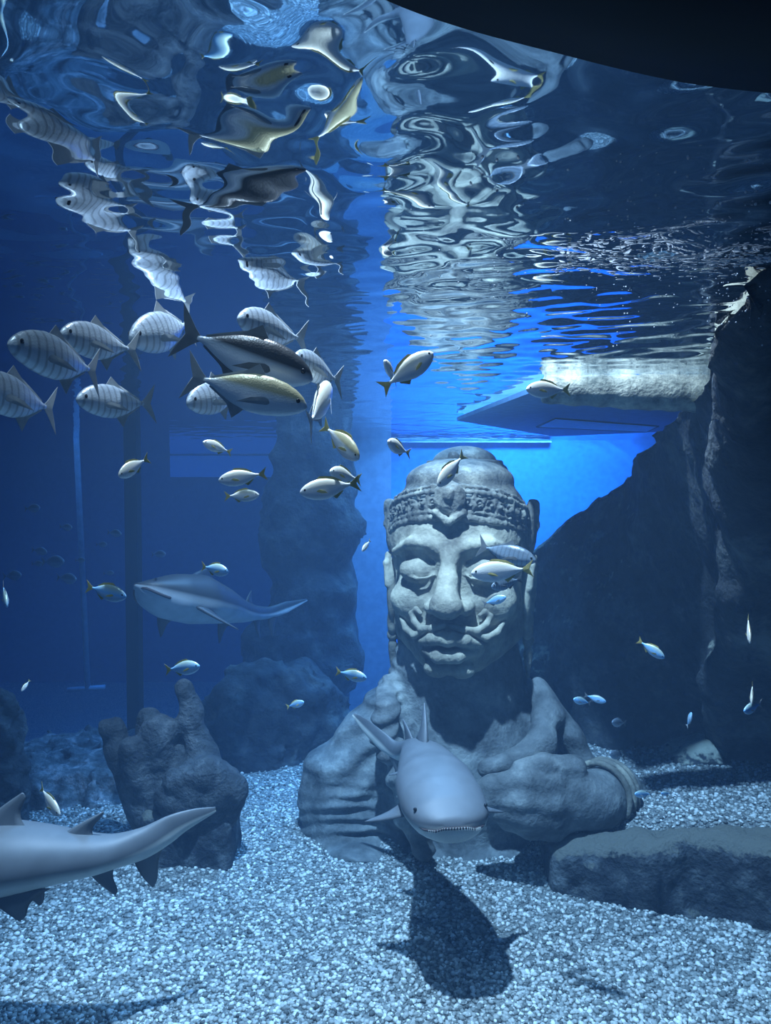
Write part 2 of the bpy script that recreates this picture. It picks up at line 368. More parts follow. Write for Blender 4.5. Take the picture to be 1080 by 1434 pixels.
def gravel():
    t = (1+5**.5)/2
    B = np.array([(-1, t, 0), (1, t, 0), (-1, -t, 0), (1, -t, 0), (0, -1, t), (0, 1, t), (0, -1, -t), (0, 1, -t), (t, 0, -1), (t, 0, 1), (-t, 0, -1), (-t, 0, 1)])/1.9
    BF = np.array([(0, 11, 5), (0, 5, 1), (0, 1, 7), (0, 7, 10), (0, 10, 11), (1, 5, 9), (5, 11, 4), (11, 10, 2), (10, 7, 6), (7, 1, 8), (3, 9, 4), (3, 4, 2), (3, 2, 6), (3, 6, 8), (3, 8, 9), (4, 9, 5), (2, 4, 11), (6, 2, 10), (8, 6, 7), (9, 8, 1)])
    n = 46000; u = rng.random(n); y = 3.2+3.6*u**1.25; hw = .56*y+.25; x = (rng.random(n)*2-1)*hw
    z = floor_h(x, y); s = rng.uniform(.0065, .0145, n)
    sc = np.stack([s*rng.uniform(.8, 1.4, n), s*rng.uniform(.8, 1.4, n), s*rng.uniform(.6, 1.0, n)], 1)
    a = rng.random(n)*6.28; c_, s_ = np.cos(a), np.sin(a)
    Q = B[None]*(1+.18*rng.normal(size=(n, 12, 1)))*sc[:, None]
    X = Q[..., 0]*c_[:, None]-Q[..., 1]*s_[:, None]+x[:, None]; Y = Q[..., 0]*s_[:, None]+Q[..., 1]*c_[:, None]+y[:, None]; Zz = Q[..., 2]+z[:, None]+.3*s[:, None]
    V = np.stack([X, Y, Zz], -1).reshape(-1, 3); F = (BF[None]+12*np.arange(n)[:, None, None]).reshape(-1, 3)
    o = mesh_obj('gravel', V, F.tolist(), M['grain'])
    tag(o, 'pale loose gravel covering the tank bed', 'gravel', kind='stuff')
gravel()
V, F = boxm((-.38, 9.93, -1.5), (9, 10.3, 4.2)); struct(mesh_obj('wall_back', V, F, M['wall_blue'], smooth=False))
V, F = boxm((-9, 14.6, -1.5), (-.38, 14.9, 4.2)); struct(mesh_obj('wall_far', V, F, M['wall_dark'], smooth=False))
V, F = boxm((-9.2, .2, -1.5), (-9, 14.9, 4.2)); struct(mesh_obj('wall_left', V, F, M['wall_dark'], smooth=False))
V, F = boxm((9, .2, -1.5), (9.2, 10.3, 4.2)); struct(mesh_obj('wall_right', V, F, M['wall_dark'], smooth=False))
a = P(489, 700, 9.6); b = P(548, 700, 9.6)
V, F = boxm((a[0], 9.6, -1.4), (b[0], 9.93, 4.2)); struct(mesh_obj('trim_4', V, F, M['column'], smooth=False))
# pale line where the water meets the back wall
a = P(492, 619, 9.9); b = P(772, 617.4, 9.9)
V, F = boxm((a[0], 9.86, a[2]-.008), (b[0], 9.93, a[2]+.012)); struct(mesh_obj('trim_1', V, F, M['foam'], smooth=False))
# black curved head of the viewing window
def arch():
    low = catmull([P(430, -60, .6), P(540, 0, .6), P(650, 40, .6), P(790, 77, .6), P(900, 104, .6), P(1000, 122, .6), P(1180, 140, .6)], 60)
    rg = []
    for p in low:
        q = p.copy(); top = p[2]+.6
        rg.append(np.array([(p[0], .45, p[2]-.0), (p[0], .60, p[2]), (p[0], .612, p[2]+.012), (p[0], .612, top), (p[0], .45, top)]))
    V, F = rings(rg); return struct(mesh_obj('trim_2', V, F, M['black']))
arch()

# right: sloping rock face, rising from behind the statue to break the surface near the window
def rock_face():
    # ridge pixel, ridge distance, distance of the foot: the right end leans out over the tank bed
    ridge = [(600, 960, 7.6, 7.4), (680, 850, 7.3, 7.0), (720, 800, 7.0, 6.7), (750, 768, 6.8, 6.5), (800, 722, 6.4, 6.2), (860, 684, 5.9, 5.9), (900, 640, 5.3, 6.0), (950, 590, 4.5, 6.1), (985, 552, 3.8, 6.1), (1010, 500, 3.25, 6.1), (1016, 440, 2.62, 6.1), (1045, 405, 2.3, 6.0), (1085, 360, 2.05, 6.0), (1180, 280, 1.9, 5.8), (1400, 150, 1.7, 5.6)]
    top = catmull([np.append(P(*r[:3]), r[3]) for r in ridge], 170); rg = []
    for i, p4 in enumerate(top):
        p, fy = p4[:3], p4[3]; bz = -.3; H = p[2]-bz; col = []
        for v in np.linspace(0, 1, 26):         # back of the rock up to the ridge
            w = 1-v; col.append(p+np.array([.9*w**1.5, .7*w**1.5, -.5*w*w]))
        for v in np.linspace(.01, 1, 120):      # front face down to the floor
            bul = .10*math.sin(math.pi*min(1, v*1.1))+.03*min(1, v*12)**.5
            x = p[0]*(1+(fy/p[1]-1)*v**.55*.9)
            col.append(np.array([x-.35*bul, p[1]+(fy-p[1])*v**.55-bul, p[2]-H*v]))
        rg.append(np.array(col))
    V = np.array(rg); n, m = V.shape[:2]; V = V.reshape(-1, 3)
    dx = np.stack([fbm(V*1.5, 5, 40+s) for s in range(3)], 1); dx2 = np.stack([fbm(V*6, 4, 60+s) for s in range(3)], 1)
    V = V+dx*.075+dx2*.02
    I = np.arange(n*m).reshape(n, m); F = np.stack([I[:-1, :-1], I[1:, :-1], I[1:, 1:], I[:-1, 1:]], -1).reshape(-1, 4)
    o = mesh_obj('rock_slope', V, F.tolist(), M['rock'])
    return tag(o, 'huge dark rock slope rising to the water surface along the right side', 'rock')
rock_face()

# generic rock from a distance field, given in photo pixels at one distance
def px_world(V, cx, cy, D):
    o = P(cx, cy, D); s = D/FPX
    return o+np.asarray(V)*s
def rock(name, label, D, blobs, amp=8, freq=.02, h=4, mat='rock', seed=0, cut=None, k=14, cat='rock'):
    xs = [b[0] for b in blobs]; zs = [-b[1] for b in blobs]; cx = sum(xs)/len(xs); cz = sum(zs)/len(zs)
    B = [((b[0]-cx, b[4] if len(b) > 4 else 0, -b[1]-cz), b[2], b[3], b[5] if len(b) > 5 else .9*min(b[2], b[3])) for b in blobs]
    ext = lambda i, sgn: [c[i]+sgn*(max(rx, rz, ry)*1.0+amp*2+4*h) for c, rx, rz, ry in B]
    v = Vox([min(ext(i, -1)) for i in range(3)], [max(ext(i, 1)) for i in range(3)], h)
    for c, rx, rz, ry in B: v.ell(c, (rx, ry, rz), k)
    v.rough(amp, freq, seed, 5)
    V, F = v.mesh(); V = px_world(V, cx, -cz, D)
    o = mesh_obj(name, V, F, M[mat]); return tag(o, label, cat)
# blobs: (px, py, rx, rz, depth offset, ry)
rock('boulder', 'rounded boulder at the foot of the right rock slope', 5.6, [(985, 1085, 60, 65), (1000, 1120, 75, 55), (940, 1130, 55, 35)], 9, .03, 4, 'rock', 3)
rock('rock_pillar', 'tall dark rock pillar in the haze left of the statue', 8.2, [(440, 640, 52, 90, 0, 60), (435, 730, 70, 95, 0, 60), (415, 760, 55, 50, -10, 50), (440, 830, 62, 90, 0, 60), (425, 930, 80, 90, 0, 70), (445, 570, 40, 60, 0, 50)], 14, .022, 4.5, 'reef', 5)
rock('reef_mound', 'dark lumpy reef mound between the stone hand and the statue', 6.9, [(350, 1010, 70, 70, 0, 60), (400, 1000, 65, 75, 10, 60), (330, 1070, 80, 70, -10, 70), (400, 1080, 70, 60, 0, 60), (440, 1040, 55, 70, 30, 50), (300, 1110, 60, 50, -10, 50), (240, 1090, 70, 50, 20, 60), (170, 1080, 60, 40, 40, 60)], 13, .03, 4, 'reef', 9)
rock('rubble_ledge', 'encrusted rubble ledge with pale specks behind the left shark', 6.1, [(50, 1118, 70, 60, 0, 90), (120, 1116, 75, 58, 0, 90), (180, 1128, 60, 60, 0, 80), (100, 1160, 130, 50, -30, 70), (-20, 1130, 70, 70, 0, 90), (-100, 1140, 90, 60, 0, 100), (60, 1120, 130, 50, 110, 90)], 12, .05, 3.5, 'rubble', 13)
rock('rock_stack', 'dark rock stack at the left edge beside the rubble ledge', 5.4, [(2, 1000, 24, 42, 0, 24), (8, 1040, 22, 50, 0, 26), (4, 1100, 36, 60, 0, 36), (-10, 1150, 50, 60, 0, 40)], 7, .05, 3, 'hand', 17)
rock('added_reef', 'dark reef added unseen beyond the left edge to darken the mirrored surface at upper left', 6.0, [(-140, 980, 110, 190, 0, 110), (-260, 940, 130, 230, 20, 130), (-120, 1080, 120, 90, -30, 90), (-330, 1030, 120, 180, -60, 110)], 16, .02, 6, 'reef', 19)  # unseen rock added so the upper-left reflection turns dark
def stone_block():
    # a long dark block half sunk in the gravel, running out of the frame on the right
    v = Vox((-60, -190, -160), (470, 160, 170), 4)
    X, Y, Z = v.grid((slice(None),)*3)
    yy = Y+.34*X*1.0                      # front face turns towards the viewer on the right
    top = 44+np.clip(X, 0, 120)*.22+np.clip(X-120, 0, 300)*.16
    q0 = np.abs(X-210)-205; q1 = np.abs(yy-22)-32+6*np.sin(X*.04); q2 = np.maximum(Z-top, -150-Z)
    r = 20; a = [np.maximum(q+r, 0) for q in (q0, q1, q2)]
    v.d = (np.sqrt(a[0]**2+a[1]**2+a[2]**2)+np.minimum(np.maximum(np.maximum(q0, q1), q2)+r, 0)-r).astype(np.float32)
    v.rough(8, .022, 21, 5); V, F = v.mesh(); V = px_world(V, 764, 1228, 4.53)
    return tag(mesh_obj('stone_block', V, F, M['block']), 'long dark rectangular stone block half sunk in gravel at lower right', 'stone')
stone_block()

# stone hand with raised finger on the left
def stone_hand():
    D = 5.0; cx, cy = 255, 1100; root = empty('stone_hand', P(270, 1226, D), 'dark carved stone hand with one raised finger standing on the gravel', 'sculpture')
    T = lambda px, py, y=0: (px-cx, y, cy-py)
    v = Vox((-130, -90, -150), (130, 90, 165), 2.6)
    v.ell(T(235, 1085, 10), (58, 36, 62), 10); v.ell(T(215, 1110, 5), (45, 34, 70), 12)
    v.ell(T(255, 1140, 0), (62, 42, 50), 12)
    v.path([T(158, 1022, 5), T(170, 1060, 2), T(195, 1120, 0)], [17, 18, 26], 8); v.ell(T(158, 1018, 0), (18, 17, 15), 4)
    v.path([T(197, 1045, -22), T(200, 1080, -16), T(215, 1120, 0)], [21, 20, 24], 5); v.ell(T(196, 1040, -26), (20, 18, 20), 4)
    v.path([T(226, 1024, -8), T(226, 1070, -4), T(230, 1120, 0)], [27, 24, 26], 5); v.ell(T(228, 1018, -12), (25, 20, 20), 4)
    v.path([T(205, 1012, 14), T(205, 1080, 10)], [20, 22], 6)
    v.path([T(261, 966, 0), T(268, 1005, 0), T(283, 1050, 0), T(290, 1090, 0)], [14, 17, 21, 28], 7); v.ell(T(260, 962, -2), (14, 13, 14), 4)
    v.ell(T(290, 1092, -24), (52, 36, 42), 7); v.path([T(262, 1075, -42), T(300, 1066, -44), T(336, 1092, -30)], [18, 20, 20], 6); v.ell(T(322, 1110, -20), (28, 30, 40), 8)
    v.path([T(245, 1100, -40), T(275, 1125, -44)], [18, 18], 6)
    for a, b in (((212, 1000), (213, 1080)), ((178, 1030), (186, 1090)), ((248, 1000), (258, 1070))): v.path([T(*a, -40), T(*b, -40)], 4, 5, True)
    v.rough(3.5, .035, 31, 5); V, F = v.mesh(); mesh_obj('hand', px_world(V, cx, cy, D), F, M['hand'], root)
    v = Vox((-70, -70, -150), (100, 70, -20), 2.8); v.box(T(270, 1180, 0), (62, 46, 56), 12, 4); v.rough(3, .04, 33, 4); v.d = np.minimum(v.d, 60)
    V, F = v.mesh(); mesh_obj('plinth', px_world(V, cx, cy, D), F, M['block'], root)
stone_hand()

# ------------------------------------------------------------------ the statue
def statue():
    D = 5.35; CX, CY = 642, 800; S = D/FPX
    root = empty('statue', (P(650, 1205, D)[0], D, 0.0), 'huge stone bust with closed eyes and domed headdress rising from the gravel', 'statue')
    rot = R(-12); c_, s_ = math.cos(rot), math.sin(rot)
    def put(V, turn=True):
        V = np.asarray(V, float)
        if turn: V = np.stack([V[:, 0]*c_-V[:, 1]*s_, V[:, 0]*s_+V[:, 1]*c_, V[:, 2]], 1)
        if turn: V = (V-np.array([0, 0, 120]))*np.array([.93, .93, .93])+np.array([0, 0, 120])
        return px_world(V, CX, CY, D)
    # turn: front (-y) swings to -x
    c_, s_ = math.cos(R(12)), -math.sin(R(12))
    # ---- head
    v = Vox((-135, -170, -175), (135, 150, 160), 2.0)
    v.ell((0, 8, 38), (104, 118, 100), 4); v.ell((0, -6, -55), (96, 100, 98), 25)
    v.ell((0, -70, -122), (44, 34, 27), 16)
    v.cap((-70, 0, -95), (-30, -60, -118), 26, 22, 18); v.cap((70, 0, -95), (30, -60, -118), 26, 22, 18)
    for s in (-1, 1):
        v.ell((s*54, -66, -42), (36, 30, 32), 14)
        v.ell((s*45, -122, 0), (34, 25, 29), 9, True)                       # eye socket
        v.path([(s*12, -108, 32), (s*30, -106, 40), (s*55, -98, 42), (s*84, -72, 26)], [4, 5, 5, 4], 12)   # brow
        v.ell((s*44, -86, 2), (30, 19, 20), 4)                             # closed eyeball
        v.path([(s*16, -96, 0), (s*30, -106, -6), (s*46, -107, -8), (s*60, -98, -5), (s*72, -84, 1)], 2.2, 2)   # lid edge
        v.path([(s*18, -97, 12), (s*32, -103, 21), (s*48, -103, 22), (s*68, -88, 14)], 2, 3, True)
        v.ell((s*22, -112, -45), (13, 18, 11), 7); v.ell((s*14, -122, -57), (8, 9, 6), 3, True)
        v.path([(s*36, -104, -52), (s*50, -92, -74), (s*56, -86, -98)], 3, 6, True)
    v.path([(0, -104, 40), (0, -112, 22), (0, -124, -8), (0, -136, -34)], [11, 10, 13, 19], 8); v.ell((0, -138, -42), (22, 19, 17), 7)
    v.cap((0, -112, -62), (0, -110, -80), 3.5, 3.5, 4, True)
    v.ell((0, -92, -98), (48, 28, 32), 14)                                   # muzzle
    v.path([(-43, -102, -99), (-22, -124, -88), (-6, -130, -85), (0, -128, -88), (6, -130, -85), (22, -124, -88), (43, -102, -99)], [4, 8.5, 9, 8.5, 9, 8.5, 4], 3)
    v.path([(-34, -108, -108), (-14, -124, -111), (14, -124, -111), (34, -108, -108)], [5, 9, 9, 5], 3)
    v.path([(-45, -106, -100), (-20, -133, -99), (20, -133, -99), (45, -106, -100)], 2.6, 2.5, True)
    v.path([(-26, -110, -124), (26, -110, -124)], 4, 5, True)
    v.ell((-17, -106, -132), (19, 14, 13), 6); v.ell((17, -106, -132), (19, 14, 13), 6)
    v.path([(0, -98, 92), (0, -99, 50)], 3, 8)
    v.rough(1.2, .05, 2, 4)
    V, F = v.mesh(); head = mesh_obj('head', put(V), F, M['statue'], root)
    v = Vox((-100, -150, -110), (100, -40, -30), 1.6)
    for s in (-1, 1):
        v.path([(s*5, -127, -68), (s*22, -123, -74), (s*38, -112, -77), (s*50, -100, -70), (s*55, -94, -59), (s*48, -98, -52), (s*41, -102, -57)], [4, 5, 5, 4.5, 4, 3.5, 3], 3)
        v.path([(s*34, -114, -80), (s*50, -103, -88), (s*64, -90, -82), (s*75, -77, -66)], [3, 5, 4.5, 2.5], 3)
    V, F = v.mesh(); mesh_obj('moustache', put(V), F, M['statue'], head)
    for s in (-1, 1):
        v = Vox((s*105-32, -45, -125), (s*105+32, 55, 25), 1.8)
        v.ell((s*101, 8, -42), (10, 26, 52), 3); v.path([(s*106, -14, -30), (s*109, -8, 2), (s*111, 16, 12), (s*112, 32, -8), (s*110, 30, -45), (s*106, 16, -84)], 5, 4)
        v.ell((s*103, 12, -92), (9, 15, 22), 5); v.ell((s*109, 8, -35), (6, 13, 26), 4, True)
        V, F = v.mesh(); e = mesh_obj('ear', put(V), F, M['statue'], head)
        v = Vox((s*104-24, -12, -180), (s*104+24, 42, -95), 1.8); v.ell((s*104, 14, -112), (9, 10, 11), 3); v.ell((s*104, 14, -128), (7, 8, 9), 2); v.cap((s*104, 14, -136), (s*104, 14, -168), 7, 2.5, 3)
        V, F = v.mesh(); mesh_obj('ear_pendant', put(V), F, M['carved'], head)
    # ---- headdress
    v = Vox((-140, -150, 0), (140, 170, 160), 2.2)
    zz = lambda y: 44-.30*y
    v.ell((0, 12, 66), (104, 117, 84), 4)
    X, Y, Z = v.grid((slice(None),)*3); v.d = np.maximum(v.d, (zz(Y)-Z)+0*X).astype(np.float32)
    v.ell((0, 16, 128), (82, 88, 34), 8)
    V, F = v.mesh(); cap_ = mesh_obj('headdress', put(V), F, M['carved'], root)
    v = Vox((-135, -150, 0), (135, 155, 140), 1.8); th = np.linspace(0, 2*math.pi, 73)
    def ring(rx, ry, dz, r, k=2): v.path([(rx*math.cos(t), 12+ry*math.sin(t), zz(12+ry*math.sin(t))+dz) for t in th], r, k)
    ring(101, 115, 2, 5); ring(103, 117, 10, 2.6); ring(102, 115, 38, 3.4); ring(99, 112, 46, 2.6)
    for i in range(40):
        t = 2*math.pi*(i+.5)/40; x, y = 99*math.cos(t), 12+112*math.sin(t); z = zz(y)+24
        v.ell((x, y, z), (9, 9, 9), 2); v.ell((x*1.075, 12+(y-12)*1.075, z), (5.5, 5.5, 5.5), 1, True); v.ell((x*1.07, 12+(y-12)*1.07, z), (3, 3, 3), 1)
        t2 = 2*math.pi*i/40; x, y = 101*math.cos(t2), 12+114*math.sin(t2)
        v.ell((x, y, zz(y)+31), (4, 4, 4), 2); v.ell((x, y, zz(y)+17), (4, 4, 4), 2)
    v.ell((0, -112, zz(-112)+26), (22, 12, 24), 4); v.ell((0, -122, zz(-112)+30), (9, 7, 11), 2)
    v.path([(-20, -112, zz(-112)+6), (0, -118, zz(-112)-6), (20, -112, zz(-112)+6)], 5, 3)
    v.rough(1.6, .12, 8, 3)
    V, F = v.mesh(); mesh_obj('headband', put(V), F, M['carved'], cap_)
    v = Vox((-90, -10, 95), (90, 180, 200), 2.0)
    v.ell((0, 84, 126), (78, 78, 20), 3); v.ell((0, 84, 146), (69, 69, 19), 2); v.ell((0, 84, 157), (52, 52, 27), 3)
    v.path([(68*math.cos(t), 84+68*math.sin(t), 140) for t in th], 4.5, 2); v.path([(58*math.cos(t), 84+58*math.sin(t), 157) for t in th], 3.5, 2)
    v.ell((-12, 34, 166), (9, 7, 9), 2); v.ell((-12, 29, 166), (4, 4, 4), 1)
    V, F = v.mesh(); mesh_obj('topknot', put(V), F, M['carved'], cap_)
    for s in (-1, 1):
        v = Vox((s*112-26, -40, 5), (s*112+26, 70, 120), 2); v.ell((s*106, 16, 58), (9, 20, 42), 3); v.path([(s*102, 16, 25), (s*110, 18, 60), (s*112, 22, 92)], [8, 10, 8], 5)
        v.ell((s*116, 12, 62), (5, 10, 24), 3, True)
        V, F = v.mesh(); mesh_obj('side_flange', put(V), F, M['carved'], cap_)
    # ---- torso
    v = Vox((-260, -190, -440), (290, 210, -95), 3.0)
    v.cap((0, 20, -90), (0, 45, -280), 84, 120, 10)
    v.ell((10, 40, -310), (165, 120, 140), 30)
    v.cap((-85, 30, -205), (-160, 20, -310), 48, 62, 24); v.cap((-160, 20, -310), (-158, -5, -440), 62, 66, 22)
    v.cap((75, 35, -205), (168, 15, -345), 52, 60, 24); v.cap((168, 15, -345), (190, 0, -440), 60, 66, 20)
    v.ell((0, -30, -430), (165, 110, 75), 26); v.ell((-140, -70, -425), (68, 66, 70), 14); v.ell((40, -70, -440), (110, 80, 62), 22)
    C = lambda pts: [(-102+(x+102)*(1+y/FPX), y, 120+(z-120)*(1+y/FPX)) for x, y, z in pts]
    v.path(C([(-100, -10, -165), (-102, -72, -200), (-98, -90, -250), (-76, -98, -300), (-66, -104, -350), (-46, -112, -400)]), [15, 15, 15, 15, 15, 12], 16)
    v.path(C([(112, -10, -168), (126, -45, -205), (122, -78, -240), (85, -100, -268), (40, -108, -282)]), [15, 18, 18, 15, 11], 10)
    v.path(C([(124, -15, -180), (158, -44, -235), (176, -56, -280), (205, -50, -320)]), [12, 14, 13, 10], 10)
    v.cap(*C([(92, -92, -262), (150, -66, -248)]), 5, 8, 6, True)
    X, Y, Z = v.grid((slice(None),)*3); sg = lambda t: 1/(1+np.exp(-t))
    # robe folds over the left shoulder and round the left knee
    rk = np.sqrt(((X+135)/1.25)**2+(Z+445)**2); wk = sg((rk-60)/8)*sg((150-rk)/12)*sg((-40-X)/12)*sg((60-Y)/20)
    rs = np.arctan2(-(Z+150), -(X+30)); ds = np.sqrt((X+30)**2+(Z+150)**2); ws = sg((ds-70)/12)*sg((-50-X)/14)*sg((Z+335)/18)
    fold = 2.4*wk*(1+.6*np.sin(X*.05+Z*.03))*np.sin(rk*.42+.02*X+.8*np.sin(X*.045))+3.6*ws*np.sin(rs*26+ds*.05+.7*np.sin(ds*.06))+2.2*ws*np.sin(rs*11-ds*.04)
    # cloth on the right shoulder
    wr = sg((X-105)/10)*sg((Z+330)/16); fold = fold+3.5*wr*np.sin((X*.8+Z*.55)*.14+.6)
    v.d = (v.d-fold).astype(np.float32)
    v.rough(2.2, .03, 12, 4)
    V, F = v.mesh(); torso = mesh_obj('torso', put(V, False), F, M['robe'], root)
    # ---- forearm and hand laid across the front
    shr = lambda V: (np.asarray(V)-np.array([-102, 0, 120]))*np.array([.87, .92, .87])+np.array([-102, 0, 120])
    v = Vox((-20, -235, -420), (300, 60, -230), 2.4)
    v.cap((250, -60, -352), (200, -125, -338), 44, 42, 10); v.ell((140, -140, -325), (75, 38, 50), 14, rot=R(-8))
    v.path([(130, -160, -298), (90, -168, -288), (45, -168, -296), (18, -164, -306)], [20, 17, 14, 9], 9)
    v.path([(130, -168, -322), (85, -176, -314), (45, -172, -314), (22, -168, -312)], [20, 17, 13, 8], 9)
    v.path([(130, -166, -345), (90, -174, -338), (55, -170, -332), (34, -166, -325)], [20, 17, 13, 8], 9)
    v.path([(135, -158, -362), (100, -164, -358), (70, -160, -350), (52, -158, -342)], [18, 15, 12, 8], 9)
    v.path([(165, -140, -285), (120, -155, -272), (85, -160, -272)], [20, 15, 9], 6)
    v.rough(1.3, .04, 16, 4)
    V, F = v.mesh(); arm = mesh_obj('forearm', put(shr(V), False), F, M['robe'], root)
    for off in (0, 13, 24):
        c0 = np.array([212+off*.9, -108+off*1.1, -338-off*.2]); ax = np.array([-50, -65, 14.0]); ax /= np.linalg.norm(ax)
        a = np.cross(ax, (0, 0, 1)); a /= np.linalg.norm(a); b = np.cross(ax, a)
        pts = [c0+46.5*(math.cos(t)*a+math.sin(t)*b) for t in np.linspace(0, 2*math.pi, 40)]
        V, F = tube(pts, 4.5, 8); mesh_obj('bracelet', put(shr(V), False), F, M['carved'], arm)
statue()

# ------------------------------------------------------------------ sharks
def fin_mesh(root_a, root_b, tip, tip_chord, thick, nrm, bow=.15, n=12):
    """a tapering blade from the root line a-b out to a swept tip"""
    a, b, t = [np.array(q, float) for q in (root_a, root_b, tip)]; ch = b-a; rg = []
    for u in 1-(1-np.linspace(0, 1, n))**1.4:
        le = a*(1-u)+t*u+ch*(-bow)*math.sin(math.pi*u)*.5
        te = b*(1-u)+(t+ch*tip_chord)*u+ch*(-bow)*math.sin(math.pi*u)*1.6; te = le+(te-le)*(1-.9*u**6)
        w = thick*(1-.8*u); sec = []
        for k, (x, y) in enumerate([(0, 0), (.15, .8), (.45, 1), (.8, .4), (1, 0), (.8, -.4), (.45, -1), (.15, -.8)]):
            sec.append(le+(te-le)*x+nrm*(w*y*.5))
        rg.append(np.array(sec))
    return rings(rg)
def shark(name, label, spine, L, prof, fins, caudal, up=(0, 0, 1), eye=None, mouth=None, group=None, skin='shark'):
    """spine: nose to tail base; prof: (s, half width, up, down) in metres"""
    sp = catmull(spine, 64); s = np.linspace(0, 1, 64); pr = np.array(prof)
    root = empty(name, sp[20], label, 'shark', group); fr = []; rg = []; bel = []
    for i, p in enumerate(sp):
        t = sp[min(i+1, 63)]-sp[max(i-1, 0)]; t /= np.linalg.norm(t)
        sd = np.cross(t, up); sd /= np.linalg.norm(sd); u = np.cross(sd, t); fr.append((p, t, sd, u))
        w, hu, hl = [np.interp(s[i], pr[:, 0], pr[:, k]) for k in (1, 2, 3)]
        th = np.linspace(0, 2*math.pi, 28, endpoint=False)
        cs, sn = np.cos(th), np.sin(th)
        rg.append(p+sd*(w*np.sign(cs)*np.abs(cs)**.9)[:, None]+u*(np.where(sn > 0, hu, hl)*sn)[:, None]); bel.append(np.clip(.35-sn*.75, 0, 1))
    V, F = rings(rg); belly = [np.concatenate(bel)]; parts = [(V, F)]
    def at(sv):
        f = sv*63; i = min(int(f), 62); q = f-i; return [fr[i][k]*(1-q)+fr[i+1][k]*q for k in range(4)]
    for (s0, s1, so, uo, side, span_s, span_u, sweep, tc, thick) in fins:
        p0, t0, sd0, u0 = at(s0); p1, t1, sd1, u1 = at(s1)
        a = p0+sd0*so*side+u0*uo; b = p1+sd1*so*side+u1*uo
        tip = a+sd0*span_s*side+u0*span_u+t0*sweep
        d = sd0*span_s*side+u0*span_u; nr = np.cross(d, t0); nr /= np.linalg.norm(nr)
        q = fin_mesh(a, b, tip, tc, thick, nr); parts.append(q); belly.append(np.full(len(q[0]), .15))
    p, t, sd, u = fr[-1]
    for (tip, ra, rb, tc) in caudal:
        a = p+t*ra[0]+u*ra[1]; b = p+t*rb[0]+u*rb[1]; tip = np.array(tip); d = tip-(a+b)/2; nr = np.cross(d, b-a); nr /= np.linalg.norm(nr)
        q = fin_mesh(a, b, tip, tc, .03*L/1.6, nr, .25); parts.append(q); belly.append(np.full(len(q[0]), .15))
    V, F = join(parts); o = mesh_obj('body', V, F, M[skin], root)
    at_ = o.data.attributes.new('belly', 'FLOAT', 'POINT'); at_.data.foreach_set('value', np.concatenate(belly))
    if eye:
        for side in (-1, 1):
            p_, t_, sd_, u_ = at(eye[0]); V, F = sphere(p_+sd_*eye[1]*side+u_*eye[2], eye[3], 8, 12); mesh_obj('eye', V, F, M['eye'], root)
    if mouth: mouth(root, at)
    return root
# the shark swimming straight at the viewer
def front_mouth(root, at):
    # gape line curving round the blunt snout, with a row of teeth hanging from its upper edge
    pts = []
    prof = lambda q: [np.interp(q, [0, .012, .04, .09, .19], v) for v in ([.06, .10, .15, .19, .215], [.045, .085, .105, .115, .125])]
    for k in np.linspace(-1, 1, 41):
        a = abs(k); sg = 1 if k > 0 else -1; sv = .075*(max(0, a-.22)/.78)**1.25
        w, hl = prof(sv); p, t, sd, u = at(sv)
        pts.append(p+sd*w*.93*sg*min(1, a/.22)-u*hl*(.40-.18*a*a)-t*.004)
    V, F = tube(pts, [.003+.0045*math.sin(math.pi*i/40) for i in range(41)], 8); mesh_obj('mouth', V, F, M['mouth'], root)
    tp = []; p, t, sd, u = at(.01)
    for i in range(9, 32):
        q = pts[i]; tg = pts[i+1]-pts[i-1]; w = tg*.13; out_ = np.cross(tg, u); out_ /= np.linalg.norm(out_); out_ = out_ if out_ @ t < 0 or abs(i-20) > 14 else -out_
        out_ = -t*.5+sd*(.7*(1 if i > 20 else -1)*min(1, abs(i-20)/12)); out_ /= np.linalg.norm(out_)
        for sg in (1,):
            b = q+u*.005*sg+out_*.006; h = .017*(.65+.35*math.sin(math.pi*i/40))
            V = np.array([b-w, b+w, b+out_*.007, b-u*h*sg+out_*.004]); tp.append((V, [(0, 1, 2), (0, 3, 1), (1, 3, 2), (2, 3, 0)]))
    V, F = join(tp); tag(mesh_obj('teeth', V, F, M['teeth'], root, False), kind='stuff')
fs = [P(638, 1154, 3.40), P(628, 1138, 3.55), P(615, 1112, 3.75), P(604, 1086, 3.98), P(592, 1062, 4.2), P(578, 1050, 4.42), P(556, 1052, 4.58), P(530, 1032, 4.66), P(495, 1000, 4.66)]
shark('shark', 'grey shark with bared teeth swimming straight at the viewer before the statue', fs, 1.5,
      [(0, .06, .015, .045), (.012, .10, .03, .085), (.04, .15, .055, .105), (.09, .19, .095, .115), (.19, .215, .135, .125), (.32, .21, .15, .12), (.45, .16, .12, .10), (.57, .10, .08, .075), (.66, .06, .06, .05), (.74, .035, .06, .055), (.85, .014, .055, .06), (.95, .007, .035, .035), (1, .003, .012, .012)],
      [(.20, .30, .17, -.06, -1, .20, -.10, .16, .25, .035), (.20, .30, .17, -.06, 1, .20, -.10, .16, .25, .035),
       (.45, .58, 0, .08, 1, .03, .20, .20, .3, .05), (.60, .68, 0, .045, 1, -.03, .13, .12, .3, .03), (.50, .57, .08, -.07, -1, .10, -.05, .10, .25, .02), (.50, .57, .08, -.07, 1, .10, -.05, .10, .25, .02),
       (.72, .84, 0, -.02, 1, 0, -.24, .05, .3, .03)],
      [], eye=(.085, .172, .045, .009), mouth=front_mouth)
